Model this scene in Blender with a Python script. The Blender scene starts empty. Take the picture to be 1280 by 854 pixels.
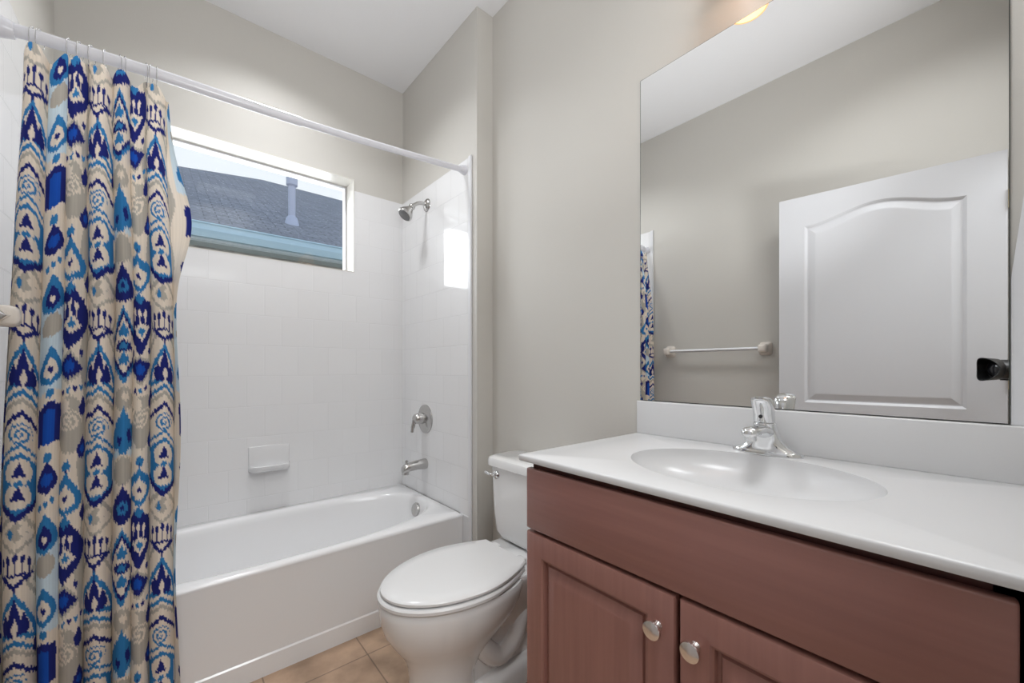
import bpy, bmesh, math, random
import numpy as np
from mathutils import Vector, Matrix
random.seed(4)
C = bpy.context.scene.collection
S = bpy.context.scene
PI = math.pi

def srgb(r, g, b):
    f = lambda c: (c/255/12.92) if c/255 <= .04045 else ((c/255+.055)/1.055)**2.4
    return (f(r), f(g), f(b), 1)

# ------------------------------------------------------------------ camera, world, lights
cam = bpy.data.objects.new('view_camera', bpy.data.cameras.new('view_camera')); C.objects.link(cam)
cam.location = (0, 0, 1.1); cam.rotation_euler = (PI/2, 0, -math.radians(40.346))
cam.data.sensor_width = 36; cam.data.lens = 503.25/1280*36; cam.data.shift_y = 34.1/1280
cam.data.clip_start = .01
S.camera = cam
S.view_settings.view_transform = 'Standard'; S.view_settings.look = 'None'
S.view_settings.gamma = 1; S.view_settings.use_curve_mapping = False
S.view_settings.exposure = 0.05

w = bpy.data.worlds.new('world'); S.world = w; w.use_nodes = True
nt = w.node_tree; bg = nt.nodes['Background']
tc = nt.nodes.new('ShaderNodeTexCoord'); sp = nt.nodes.new('ShaderNodeSeparateXYZ'); rp = nt.nodes.new('ShaderNodeValToRGB')
nt.links.new(tc.outputs['Generated'], sp.inputs[0]); nt.links.new(sp.outputs['Z'], rp.inputs[0]); nt.links.new(rp.outputs[0], bg.inputs[0])
rp.color_ramp.elements[0].position = .30; rp.color_ramp.elements[0].color = (.93, .97, 1, 1)
rp.color_ramp.elements[1].position = .75; rp.color_ramp.elements[1].color = (.55, .75, 1, 1)
bg.inputs[1].default_value = 1.0

def area(name, loc, rot, sx, sy, power, col, spread=180):
    l = bpy.data.lights.new(name, 'AREA'); l.shape = 'RECTANGLE'; l.size = sx; l.size_y = sy; l.energy = power; l.color = col; l.spread = math.radians(spread)
    o = bpy.data.objects.new(name, l); C.objects.link(o); o.location = loc; o.rotation_euler = rot
    return o
# added fill lights without any fixture, then daylight through the window
area('ceiling_fill', (.42, .17, 2.80), (0, 0, 0), .45, .4, 7.8, (.965, .982, 1), 142)  # added fill shining down from the ceiling, no lamp there
area('bounce_fill', (.30, .08, 1.40), (PI-.74, .05, 0), .3, .3, 4.8, (.965, .982, 1), 100)  # added fill aimed up to brighten the ceiling, stands in for a flash
area('tub_fill', (.38, 1.86, 2.815), (0, 0, 0), .20, .20, 6.2, (.965, .982, 1), 130)  # added fill to brighten the tub alcove, no fixture above it
area('hall_fill', (.1, -1.1, 2.55), (math.radians(45), 0, 0), 1.2, .9, 27, (.96, .982, 1))  # added fill coming in through the doorway, no hall lamp behind it
area('window_daylight', (.38, 2.72, 1.95), (-PI/2, 0, 0), .8, .5, 9, (.93, .97, 1))


# ------------------------------------------------------------------ materials
def mat(name, col, rough=.5, metal=0, noise=None, bump=None, coat=0, spec=None):
    m = bpy.data.materials.new(name); m.use_nodes = True
    n = m.node_tree; b = n.nodes['Principled BSDF']
    b.inputs['Base Color'].default_value = col; b.inputs['Roughness'].default_value = rough; b.inputs['Metallic'].default_value = metal
    if coat: b.inputs['Coat Weight'].default_value = coat; b.inputs['Coat Roughness'].default_value = .12
    if spec is not None: b.inputs['Specular IOR Level'].default_value = spec
    t = n.nodes.new('ShaderNodeTexCoord')
    if noise:                                   # (scale vector, amount)
        mp = n.nodes.new('ShaderNodeMapping'); mp.inputs['Scale'].default_value = noise[0]
        z = n.nodes.new('ShaderNodeTexNoise'); z.inputs['Scale'].default_value = 1; z.inputs['Detail'].default_value = 5
        n.links.new(t.outputs['Object'], mp.inputs[0]); n.links.new(mp.outputs[0], z.inputs[0])
        r = n.nodes.new('ShaderNodeValToRGB')
        k = noise[1]
        r.color_ramp.elements[0].position = .3; r.color_ramp.elements[0].color = (col[0]*(1-k), col[1]*(1-k), col[2]*(1-k), 1)
        r.color_ramp.elements[1].position = .7; r.color_ramp.elements[1].color = (min(1, col[0]*(1+k)), min(1, col[1]*(1+k)), min(1, col[2]*(1+k)), 1)
        n.links.new(z.outputs[0], r.inputs[0]); n.links.new(r.outputs[0], b.inputs['Base Color'])
    if bump:                                    # (scale, strength)
        z2 = n.nodes.new('ShaderNodeTexNoise'); z2.inputs['Scale'].default_value = bump[0]; z2.inputs['Detail'].default_value = 2
        n.links.new(t.outputs['Object'], z2.inputs[0])
        bp = n.nodes.new('ShaderNodeBump'); bp.inputs['Strength'].default_value = bump[1]; bp.inputs['Distance'].default_value = .002
        n.links.new(z2.outputs[0], bp.inputs['Height']); n.links.new(bp.outputs[0], b.inputs['Normal'])
    return m

def brick_mat(name, c1, c2, mortar, wdt, hgt, axes, off, loc, msize, rough, bumpd, noise=0):
    m = bpy.data.materials.new(name); m.use_nodes = True
    n = m.node_tree; b = n.nodes['Principled BSDF']; b.inputs['Roughness'].default_value = rough
    t = n.nodes.new('ShaderNodeTexCoord'); s = n.nodes.new('ShaderNodeSeparateXYZ'); c = n.nodes.new('ShaderNodeCombineXYZ')
    n.links.new(t.outputs['Object'], s.inputs[0])
    for i, a in enumerate(axes):
        ad = n.nodes.new('ShaderNodeMath'); ad.operation = 'SUBTRACT'; ad.inputs[1].default_value = loc[i]
        n.links.new(s.outputs[a], ad.inputs[0]); n.links.new(ad.outputs[0], c.inputs[i])
    k = n.nodes.new('ShaderNodeTexBrick'); k.offset = off; k.squash = 1
    k.inputs['Scale'].default_value = 1; k.inputs['Brick Width'].default_value = wdt; k.inputs['Row Height'].default_value = hgt
    k.inputs['Mortar Size'].default_value = msize; k.inputs['Mortar Smooth'].default_value = .4
    k.inputs['Color1'].default_value = c1; k.inputs['Color2'].default_value = c2; k.inputs['Mortar'].default_value = mortar
    n.links.new(c.outputs[0], k.inputs['Vector'])
    colout = k.outputs['Color']
    if noise:
        z = n.nodes.new('ShaderNodeTexNoise'); z.inputs['Scale'].default_value = noise; z.inputs['Detail'].default_value = 6
        n.links.new(t.outputs['Object'], z.inputs[0])
        r = n.nodes.new('ShaderNodeValToRGB'); r.color_ramp.elements[0].position = .3; r.color_ramp.elements[1].position = .72
        r.color_ramp.elements[0].color = (.62, .6, .58, 1); r.color_ramp.elements[1].color = (1.12, 1.1, 1.08, 1)
        n.links.new(z.outputs[0], r.inputs[0])
        mx = n.nodes.new('ShaderNodeMix'); mx.data_type = 'RGBA'; mx.blend_type = 'MULTIPLY'; mx.inputs[0].default_value = 1
        n.links.new(colout, mx.inputs[6]); n.links.new(r.outputs[0], mx.inputs[7]); colout = mx.outputs[2]
    n.links.new(colout, b.inputs['Base Color'])
    bp = n.nodes.new('ShaderNodeBump'); bp.inputs['Distance'].default_value = bumpd; bp.inputs['Strength'].default_value = .6; bp.invert = True
    n.links.new(k.outputs['Fac'], bp.inputs['Height']); n.links.new(bp.outputs[0], b.inputs['Normal'])
    return m

M = {}
M['wall'] = mat('wall_paint', srgb(208, 205, 199), .55, bump=(260, .12))
M['ceil'] = mat('ceiling_paint', srgb(236, 236, 238), .8, bump=(180, .15))
M['white_paint'] = mat('white_trim_paint', srgb(226, 227, 230), .35)
M['door_paint'] = mat('white_door_paint', srgb(212, 213, 217), .4)
M['reveal'] = mat('white_reveal', srgb(222, 219, 212), .3)
M['porcelain'] = mat('white_porcelain', srgb(243, 243, 243), .08, coat=.5)
M['acrylic'] = mat('white_tub_enamel', srgb(241, 241, 242), .16, coat=.3)
M['dish'] = mat('white_soap_dish_ceramic', srgb(234, 234, 235), .2)
M['seat'] = mat('white_seat_plastic', srgb(235, 235, 235), .2)
M['marble'] = mat('white_cultured_marble', srgb(220, 220, 221), .25)
M['chrome'] = mat('chrome', (.78, .79, .8, 1), .07, 1)
M['satin'] = mat('brushed_nickel', (.55, .54, .53, 1), .22, 1)
M['knob'] = mat('polished_nickel', (.86, .84, .82, 1), .2, 1)
M['mirror'] = mat('mirror_silver', (.9, .905, .9, 1), .004, 1)
M['mirror_edge'] = mat('mirror_edge_glass', (.05, .06, .055, 1), .2)
M['dark'] = mat('dark_void', (.006, .005, .005, 1), .8)
M['wood_y'] = mat('cherry_wood_horizontal', srgb(150, 106, 98), .25, noise=((14, 3, 60), .07), coat=.25)
M['wood_z'] = mat('cherry_wood_vertical', srgb(152, 108, 99), .25, noise=((14, 60, 3), .08), coat=.25)
M['carcass'] = mat('cherry_wood_carcass', srgb(92, 50, 43), .4, noise=((30, 30, 3), .18))
M['tile_back'] = brick_mat('white_tile_back', srgb(240, 240, 241), srgb(238, 238, 239), srgb(236, 236, 237), .152, .152, (0, 2), .5, (.06, 2.128), .0022, .12, .0006)
M['tile_side'] = brick_mat('white_tile_side', srgb(240, 240, 241), srgb(238, 238, 239), srgb(234, 234, 235), .152, .152, (1, 2), .5, (1.64, 2.128), .0022, .07, .0012)
M['floor'] = brick_mat('beige_floor_tile', srgb(196, 168, 144), srgb(188, 158, 134), srgb(150, 128, 110), .33, .33, (0, 1), 0, (.58, 1.541), .003, .35, .0015, noise=9)
M['rod'] = mat('white_rod_enamel', srgb(222, 222, 228), .25)
M['hook'] = mat('clear_hook_wire', (.5, .5, .5, 1), .25, .6)
M['ceramic'] = mat('cream_ceramic', srgb(234, 226, 217), .15, coat=.3)
M['shingle'] = brick_mat('grey_shingles', srgb(156, 158, 168), srgb(138, 140, 150), srgb(96, 98, 106), .24, .085, (0, 1), .5, (0, 0), .006, .9, .006, noise=26)
M['gutter'] = mat('pale_blue_gutter', srgb(176, 205, 222), .4)
M['soffit'] = mat('white_soffit', srgb(190, 200, 205), .7)
M['stucco'] = mat('grey_stucco', srgb(150, 148, 144), .9, noise=((9, 9, 9), .35))
M['pvc'] = mat('pale_vent_pipe', srgb(182, 188, 208), .6)
M['black'] = mat('black_camera_plastic', (.008, .008, .009, 1), .35)
M['lens'] = mat('lens_front', (.01, .01, .014, 1), .05)
M['hinge'] = mat('brass_hinge', (.5, .42, .28, 1), .3, 1)
M['lampglass'] = mat('frosted_lamp_glass', (.9, .62, .34, 1), .4)
_b = M['lampglass'].node_tree.nodes['Principled BSDF']; _b.inputs['Emission Color'].default_value = (1, .55, .22, 1); _b.inputs['Emission Strength'].default_value = .7
g = bpy.data.materials.new('window_glass'); g.use_nodes = True; n_ = g.node_tree
n_.nodes.remove(n_.nodes['Principled BSDF'])
gt = n_.nodes.new('ShaderNodeBsdfTransparent'); gg = n_.nodes.new('ShaderNodeBsdfGlossy'); gm = n_.nodes.new('ShaderNodeMixShader'); gl = n_.nodes.new('ShaderNodeFresnel')
gg.inputs['Roughness'].default_value = .01; gl.inputs[0].default_value = 1.35
n_.links.new(gl.outputs[0], gm.inputs[0]); n_.links.new(gt.outputs[0], gm.inputs[1]); n_.links.new(gg.outputs[0], gm.inputs[2]); n_.links.new(gm.outputs[0], n_.nodes['Material Output'].inputs[0])
M['glass'] = g

# ------------------------------------------------------------------ mesh helpers (all coordinates are world metres)
WL = {}
def obj(name, bm, m, parent=None, smooth=False, origin=None):
    bmesh.ops.recalc_face_normals(bm, faces=bm.faces)
    base = Vector((0, 0, 0))
    if parent is not None: base = WL[parent.name]
    o0 = Vector(origin) if (origin is not None and parent is None) else base
    if o0.length: bmesh.ops.translate(bm, verts=bm.verts, vec=-o0)
    me = bpy.data.meshes.new(name); bm.to_mesh(me); bm.free()
    o = bpy.data.objects.new(name, me); C.objects.link(o)
    for mm in (m if isinstance(m, (list, tuple)) else [m]): me.materials.append(mm)
    if parent is not None: o.parent = parent; WL[o.name] = base
    else: o.location = o0; WL[o.name] = o0
    if smooth:
        for p in me.polygons: p.use_smooth = True
        try: me.set_sharp_from_angle(angle=math.radians(smooth if smooth is not True else 40))
        except Exception: pass
    return o
def tag(o, label, cat, group=None):
    o['label'] = label; o['category'] = cat
    if group: o['group'] = group
    return o
def thing(name, label, cat, loc, group=None):
    o = bpy.data.objects.new(name, None); C.objects.link(o); o.location = loc; o.empty_display_size = .05
    WL[o.name] = Vector(loc); return tag(o, label, cat, group)
def struct(name, bm, m, smooth=False, label=None):
    o = obj(name, bm, m, None, smooth); o['kind'] = 'structure'
    if label: o['label'] = label
    return o
def B(): return bmesh.new()
def box(bm, x0, x1, y0, y1, z0, z1, bev=0, seg=2):
    x0, x1 = sorted((x0, x1)); y0, y1 = sorted((y0, y1)); z0, z1 = sorted((z0, z1))
    v = [bm.verts.new((x, y, z)) for x in (x0, x1) for y in (y0, y1) for z in (z0, z1)]
    fs = [bm.faces.new([v[i] for i in q]) for q in ((0, 1, 3, 2), (4, 6, 7, 5), (0, 4, 5, 1), (2, 3, 7, 6), (0, 2, 6, 4), (1, 5, 7, 3))]
    if bev:
        es = list({e for f in fs for e in f.edges})
        bmesh.ops.bevel(bm, geom=es, offset=bev, segments=seg, profile=.5, affect='EDGES')
    return bm
def loft(bm, loops, cap0=True, cap1=True, closed=True):
    rows = [[bm.verts.new(p) for p in L] for L in loops]
    n = len(rows[0])
    for a, b in zip(rows[:-1], rows[1:]):
        for i in range(n if closed else n-1):
            j = (i+1) % n
            bm.faces.new((a[i], a[j], b[j], b[i]))
    if cap0: bm.faces.new(rows[0][::-1])
    if cap1: bm.faces.new(rows[-1])
    return rows
def frame_of(d):
    d = Vector(d).normalized(); up = Vector((0, 0, 1)) if abs(d.z) < .95 else Vector((0, 1, 0))
    a = d.cross(up).normalized(); return a, d.cross(a).normalized()
def tube(bm, pts, rad, n=16, caps=True):
    pts = [Vector(p) for p in pts]; rads = rad if isinstance(rad, (list, tuple)) else [rad]*len(pts)
    loops = []; pa = None
    for i, p in enumerate(pts):
        d = (pts[min(i+1, len(pts)-1)]-pts[max(i-1, 0)]).normalized()
        if pa is None: a, b = frame_of(d)
        else:
            a = (pa-d*pa.dot(d)).normalized(); b = d.cross(a).normalized()
        pa = a
        loops.append([p+(a*math.cos(t)+b*math.sin(t))*rads[i] for t in (2*PI*k/n for k in range(n))])
    loft(bm, loops, caps, caps); return bm
def lathe(bm, origin, axis, prof, n=28, sx=1, sy=1):     # prof: (radius, along)
    o = Vector(origin); d = Vector(axis).normalized(); a, b = frame_of(d)
    loops = [[o+d*h+(a*math.cos(t)*sx+b*math.sin(t)*sy)*max(r, 1e-5) for t in (2*PI*k/n for k in range(n))] for r, h in prof]
    loft(bm, loops, True, True); return bm
def catmull(pts, k=6):
    out = []; P = [Vector(p) for p in pts]
    for i in range(len(P)-1):
        p0, p1, p2, p3 = P[max(i-1, 0)], P[i], P[i+1], P[min(i+2, len(P)-1)]
        for j in range(k):
            t = j/k
            out.append(.5*((2*p1)+(p2-p0)*t+(2*p0-5*p1+4*p2-p3)*t*t+(3*p1-p0-3*p2+p3)*t**3))
    out.append(P[-1]); return out

# dimensions
XL, XR, XP = -.347, 1.207, 1.112       # left wall, vanity wall, plumbing wall
YE, YF, YB = -.075, 1.567, 2.367       # entry wall, wall return, window wall
ZC, ZT = 2.8255, 2.128
WX0, WX1, WZ0, WZ1 = -.06, .811, 1.6565, 2.1926   # window opening
YT = 1.671                              # tub front

# ------------------------------------------------------------------ room shell
bm = B(); box(bm, XL-.15, XR+.15, -1.75, YT+.85, -.12, 0); struct('floor', bm, M['floor'])
bm = B(); box(bm, XL-.15, XR+.15, -1.75, YB+.22, ZC, ZC+.12); struct('ceiling', bm, M['ceil'])
bm = B(); box(bm, XL-.12, XL, -.15, YB+.22, 0, ZC); struct('wall_left', bm, M['wall'])
bm = B(); box(bm, XR, XR+.14, YE-.12, YB+.22, 0, ZC); struct('wall_right', bm, M['wall'])
bm = B(); box(bm, XP, XR-.0005, YF, YB+.0, 0, ZC-.0005); struct('wall_plumbing', bm, M['wall'])
bm = B(); y0, y1 = YB, YB+.2
box(bm, XL, WX0, y0, y1, 0, ZC); box(bm, WX1, XR, y0, y1, 0, ZC); box(bm, WX0, WX1, y0, y1, 0, WZ0); box(bm, WX0, WX1, y0, y1, WZ1, ZC)
struct('wall_back', bm, M['wall'])
DX0, DX1, DZ = XL+.025, .50, 2.06       # doorway the picture is taken from
bm = B(); box(bm, XL, DX0, YE-.12, YE, 0, ZC); box(bm, DX1, XR, YE-.12, YE, 0, ZC); box(bm, DX0, DX1, YE-.12, YE, DZ, ZC)
struct('wall_entry', bm, M['wall'])
bm = B(); box(bm, XL-.12, XR+.14, -1.75, -1.65, 0, ZC); box(bm, XL-.15, XL-.12, -1.65, -.15, 0, ZC); box(bm, XR+.14, XR+.17, -1.65, -.15, 0, ZC)
struct('wall_hall', bm, M['wall'])
# white strip with a slanted top on the vanity wall right of the mirror
bm = B(); pr = [(-.0305, .9945), (-.0740, .9945), (-.0740, 1.71), (-.0305, 1.27)]
loft(bm, [[(XR-.0035, y, z) for y, z in pr], [(XR, y, z) for y, z in pr]]); struct('trim_4', bm, M['white_paint'], label='white panel with a slanted top beside the mirror')

# tile surround of the tub (three walls)
bm = B(); yb = YB-.005
box(bm, XL+.005, WX0, yb, YB, .38, ZT); box(bm, WX1, XP-.004, yb, YB, .38, ZT); box(bm, WX0, WX1, yb, YB, .38, WZ0)
struct('trim_1', bm, M['tile_back'], label='white tile surround under the window')
bm = B(); box(bm, XP-.005, XP, 1.626, YB, .38, ZT); struct('trim_2', bm, M['tile_side'], label='white tile surround on the shower head wall')
bm = B(); box(bm, XL, XL+.005, 1.626, YB, .38, ZT); struct('trim_3', bm, M['tile_side'], label='white tile surround on the left alcove wall')
bm = B(); box(bm, XP-.010, XP, 1.604, 1.627, 0, ZT+.004, .003); box(bm, XP-.0105, XP, 1.620, 1.700, 0, .3795); box(bm, XL, XL+.010, 1.604, 1.627, 0, ZT+.004, .003)
struct('trim_5', bm, M['white_paint'], label='white edge strips at the front of the tile surround')

# ------------------------------------------------------------------ window
yf = YB+.115
bm = B(); t = .004
box(bm, WX0, WX0+t, YB-.006, yf+.03, WZ0, WZ1); box(bm, WX1-t, WX1, YB-.006, yf+.03, WZ0, WZ1)
box(bm, WX0+t, WX1-t, YB-.006, yf+.03, WZ0, WZ0+t); box(bm, WX0+t, WX1-t, YB-.006, yf+.03, WZ1-t, WZ1)
win = struct('window_1', bm, M['reveal'], label='wide low window above the tub')
bm = B(); fw = .009
box(bm, WX0+t, WX0+t+fw, yf, yf+.03, WZ0+t, WZ1-t, .002, 1); box(bm, WX1-t-fw, WX1-t, yf, yf+.03, WZ0+t, WZ1-t, .002, 1)
box(bm, WX0+t+fw, WX1-t-fw, yf, yf+.03, WZ0+t, WZ0+t+fw, .002, 1); box(bm, WX0+t+fw, WX1-t-fw, yf, yf+.03, WZ1-t-fw, WZ1-t, .002, 1)
obj('window_frame', bm, M['white_paint'], win)
bm = B(); box(bm, WX0+t+fw, WX1-t-fw, yf+.012, yf+.016, WZ0+t+fw, WZ1-t-fw); obj('window_pane', bm, M['glass'], win)

# ------------------------------------------------------------------ neighbouring house outside
YE2, ZE2 = 5.1, 2.54
hs = thing('neighbouring_house', 'neighbouring house with grey shingle roof and pale blue gutter outside the window', 'house', (1.0, YE2+.5, 0))
def roofz(y): return ZE2+.02+.5*(y-YE2)
bm = B(); YR2 = 11.3
hl, hr = 1.70, 12.0; xl = -4.5
top = [(xl, YE2, roofz(YE2)), (hr, YE2, roofz(YE2)), (hr, YR2, roofz(YR2)), (hl, YR2, roofz(YR2))]
bot = [(x, y, z-.05) for x, y, z in top]
loft(bm, [bot, top]); obj('roof', bm, M['shingle'], hs)
bm = B(); prof = [(YE2+.02, ZE2-.125), (YE2-.07, ZE2-.125), (YE2-.10, ZE2-.06), (YE2-.10, ZE2), (YE2-.115, ZE2), (YE2-.115, ZE2+.012), (YE2+.02, ZE2+.012)]
loft(bm, [[(xl, y, z) for y, z in prof], [(hr, y, z) for y, z in prof]]); obj('gutter', bm, M['gutter'], hs)
bm = B(); box(bm, xl, hr, YE2-.02, YE2+.03, ZE2-.15, ZE2-.125); obj('fascia', bm, M['soffit'], hs)
bm = B(); box(bm, xl, hr, YE2+.0, YE2+.22, ZE2-.16, ZE2-.15); obj('soffit', bm, M['soffit'], hs)
bm = B(); box(bm, xl, hr, YE2+.20, YE2+.4, -.3, ZE2-.155); obj('house_wall', bm, M['stucco'], hs)
px_, py_ = 1.268, 6.134
vz = roofz(py_)
bm = B(); lathe(bm, (px_, py_, vz-.1), (0, 0, 1), [(.045, 0), (.045, .68)], 20); vp = obj('vent_pipe', bm, M['pvc'], hs, True)
bm = B(); lathe(bm, (px_, py_, vz+.505), (0, 0, 1), [(.045, 0), (.070, .02), (.070, .12), (.05, .13)], 20); obj('vent_cap', bm, M['pvc'], vp, 30)
bm = B(); lathe(bm, (px_, py_, vz-.08), (0, 0, 1), [(.105, 0), (.068, .16), (.05, .18)], 20); obj('vent_flashing', bm, M['pvc'], vp, 30)
bm = B(); box(bm, -14, 18, 2.8, 18, -.4, -.3); go = struct('ground', bm, mat('lawn', srgb(110, 120, 90), .9, noise=((5, 5, 5), .3)))

# ------------------------------------------------------------------ bathtub
def rect_loop(x0, x1, y0, y1, cx, cy, angs, z):
    L = []
    for a in angs:
        c, s = math.cos(a), math.sin(a); ts = []
        if c > 1e-9: ts.append((x1-cx)/c)
        if c < -1e-9: ts.append((x0-cx)/c)
        if s > 1e-9: ts.append((y1-cy)/s)
        if s < -1e-9: ts.append((y0-cy)/s)
        t = min(ts); L.append((cx+c*t, cy+s*t, z))
    return L
def super_loop(cx, cy, a, b, n, angs, z):
    L = []
    for th in angs:
        c, s = math.cos(th), math.sin(th)
        r = ((abs(c)/a)**n+(abs(s)/b)**n)**(-1/n); L.append((cx+c*r, cy+s*r, z))
    return L
def angles(x0, x1, y0, y1, cx, cy, n):
    A = [2*PI*k/n for k in range(n)]
    for x, y in ((x0, y0), (x1, y0), (x1, y1), (x0, y1)):
        a = math.atan2(y-cy, x-cx) % (2*PI); i = min(range(len(A)), key=lambda k: abs(A[k]-a)); A[i] = a
    return sorted(A)
tub = thing('bathtub', 'white alcove bathtub below the window with a plain apron front', 'bathtub', (.38, YT, 0))
tx0, tx1, ty0, ty1, zr = XL+.011, XP-.011, YT, YB-.006, .387
cx, cy, ra, rb = .385, 2.008, .682, .300
A = angles(tx0, tx1, ty0, ty1, cx, cy, 160)
bm = B()
def R(z, i): return rect_loop(tx0+i, tx1-i, ty0+i, ty1-i, cx, cy, A, z)
loops = [R(.30, .008), R(.368, .006), R(.3705, .0), R(.376, .0), R(.382, .003), R(.387, .009)]
for da, z in ((0, .387), (-.006, .3855), (-.012, .381), (-.018, .372), (-.024, .355), (-.045, .27), (-.075, .16), (-.10, .10), (-.14, .07), (-.20, .06)):
    loops.append(super_loop(cx, cy, ra+da, rb+da*.9, 2.6 if da > -.03 else 2.5, A, z))
loft(bm, loops, False, True)
obj('basin', bm, M['acrylic'], tub, 50)
bm = B(); prof = [(YT+.03, 0), (YT-.002, 0), (YT-.002, .070), (YT+.003, .075), (YT+.003, .20), (YT+.0015, .35), (YT+.0005, .371), (YT+.03, .371)]
loft(bm, [[(tx0, y, z) for y, z in prof], [(tx1, y, z) for y, z in prof]]); obj('apron', bm, M['acrylic'], tub, 40)
# overflow plate on the drain end
oc = Vector((cx+ra-.036, 2.03, .325)); oa = Vector((-1, 0, .18)).normalized()
bm = B(); lathe(bm, oc, oa, [(.036, -.01), (.037, .004), (.034, .009), (.012, .011), (.004, .010)], 32); ov = obj('overflow_plate', bm, M['satin'], tub, 40); ov['label'] = 'round metal overflow plate'
bm = B(); lathe(bm, (.86, 2.03, .0595), (0, 0, 1), [(.03, 0), (.03, .004), (.02, .006)], 24); obj('drain', bm, M['satin'], tub, 40)

# ------------------------------------------------------------------ shower fittings on the plumbing wall
xw = XP-.005
sh = thing('shower_sprayer', 'metal shower head on a bent arm high on the tiled side wall', 'shower head', (xw, 2.043, 2.024))
bm = B(); lathe(bm, (xw, 2.043, 2.024), (-1, 0, 0), [(.036, 0), (.034, .006), (.022, .014), (.014, .018)], 28); obj('wall_flange', bm, M['satin'], sh, 40)
arm = catmull([(xw, 2.043, 2.024), (xw-.03, 2.043, 2.027), (xw-.06, 2.043, 2.018), (xw-.095, 2.043, 1.990)], 5)
bm = B(); tube(bm, arm, .010, 14); obj('arm', bm, M['satin'], sh, 60)
ad = Vector((-.62, 0, -.78)).normalized()
bm = B(); lathe(bm, Vector((xw-.085, 2.043, 2.000)), ad, [(.011, 0), (.017, .006), (.018, .016), (.014, .022), (.020, .034), (.038, .066), (.041, .074), (.040, .084), (.035, .086)], 28); hd = obj('spray_head', bm, M['satin'], sh, 40)
bm = B(); lathe(bm, Vector((xw-.085, 2.043, 2.000))+ad*.0855, ad, [(.034, 0), (.034, .003), (.02, .005)], 28); obj('spray_face', bm, mat('dark_spray_face', (.12, .12, .12, 1), .4), hd, 40)

sv = thing('shower_valve', 'round metal shower valve with a lever handle on the tiled side wall', 'shower valve', (xw, 2.063, .815))
bm = B(); lathe(bm, (xw, 2.063, .815), (-1, 0, 0), [(.082, 0), (.081, .005), (.070, .011), (.040, .016), (.034, .018)], 36); obj('escutcheon', bm, M['satin'], sv, 40)
bm = B(); lathe(bm, (xw-.016, 2.063, .82), (-1, 0, 0), [(.032, 0), (.030, .03), (.027, .048), (.018, .056), (.004, .058)], 28); hk = obj('handle', bm, M['satin'], sv, 40)
bm = B(); tube(bm, catmull([(xw-.05, 2.066, .83), (xw-.066, 2.069, .805), (xw-.074, 2.073, .77), (xw-.076, 2.075, .745)], 5), [.014]*6+[.011]*5+[.009]*5, 12); obj('lever', bm, M['satin'], hk, 60)

ts = thing('tub_spout', 'metal tub spout with diverter knob above the tub rim', 'tub spout', (xw, 2.06, .565))
bm = B(); sec = []
for x, z, ry, rz in ((0, .562, .030, .029), (.008, .562, .031, .030), (.05, .562, .027, .026), (.10, .558, .025, .024), (.125, .552, .024, .025), (.139, .545, .020, .022), (.143, .543, .010, .012)):
    sec.append([(xw-x, 2.06+ry*math.cos(t)*(1 if abs(math.cos(t)) < .8 else .97), z+rz*math.sin(t)) for t in (2*PI*k/24 for k in range(24))])
loft(bm, sec); tube(bm, [(xw-.122, 2.06, .55), (xw-.124, 2.06, .520)], [.021, .019], 20); so = obj('spout', bm, M['satin'], ts, 50)
bm = B(); lathe(bm, (xw-.117, 2.06, .574), (0, 0, 1), [(.005, 0), (.005, .012), (.009, .014), (.009, .020), (.004, .023)], 16); obj('diverter_knob', bm, M['satin'], ts, 40)

# soap dish
sd = thing('soap_dish', 'white ceramic soap dish set in the tile below the window', 'soap dish', (.385, yb, .60))
bm = B(); box(bm, .295, .475, yb-.004, yb+.001, .585, .712, .004, 3); obj('back_plate', bm, M['dish'], sd, 40)
bm = B(); N = 20; sec = []
for k in range(N+1):
    u = -1+2*k/N; x = .385+u*.09; dep = .012+.06*(1-abs(u)**4)**.5 if abs(u) < 1 else .012
    sec.append([(x, yb-.004, .588), (x, yb-dep*.85, .590), (x, yb-dep, .603), (x, yb-dep, .618), (x, yb-dep+.007, .620), (x, yb-dep*.7, .606), (x, yb-.004, .606)])
loft(bm, sec); obj('tray', bm, M['dish'], sd, 50)

# ------------------------------------------------------------------ shower rod, hooks, curtain
YRD = 1.66
RODP = [(-.345, 1.992), (-.195, 2.002), (-.025, 2.012), (.312, 2.022), (.625, 2.040), (1.0, 2.069), (1.106, 2.077)]
def rodz(x):
    return float(np.interp(x, [p[0] for p in RODP], [p[1] for p in RODP]))
rod = thing('shower_rod', 'white shower curtain rod spanning the tub alcove', 'curtain rod', (.38, YRD, rodz(.38)))
bm = B(); pts = [p for p in catmull([(x, YRD, z) for x, z in RODP], 5)]
tube(bm, [p for p in pts if p.x < .42], .0165, 20); obj('outer_tube', bm, M['rod'], rod, 60)
bm = B(); tube(bm, [p for p in pts if p.x > .36], .0135, 20); obj('inner_tube', bm, M['rod'], rod, 60)
bm = B(); lathe(bm, (XP-.005, YRD, 2.077), (-1, 0, -.0), [(.023, 0), (.023, .004), (.020, .018), (.0165, .03)], 24); obj('end_cap', bm, M['rod'], rod, 40)
bm = B(); lathe(bm, (XL+.005, YRD, 1.992), (1, 0, 0), [(.027, 0), (.027, .004), (.023, .02), (.020, .03)], 24); obj('end_cap', bm, M['rod'], rod, 40)

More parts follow.
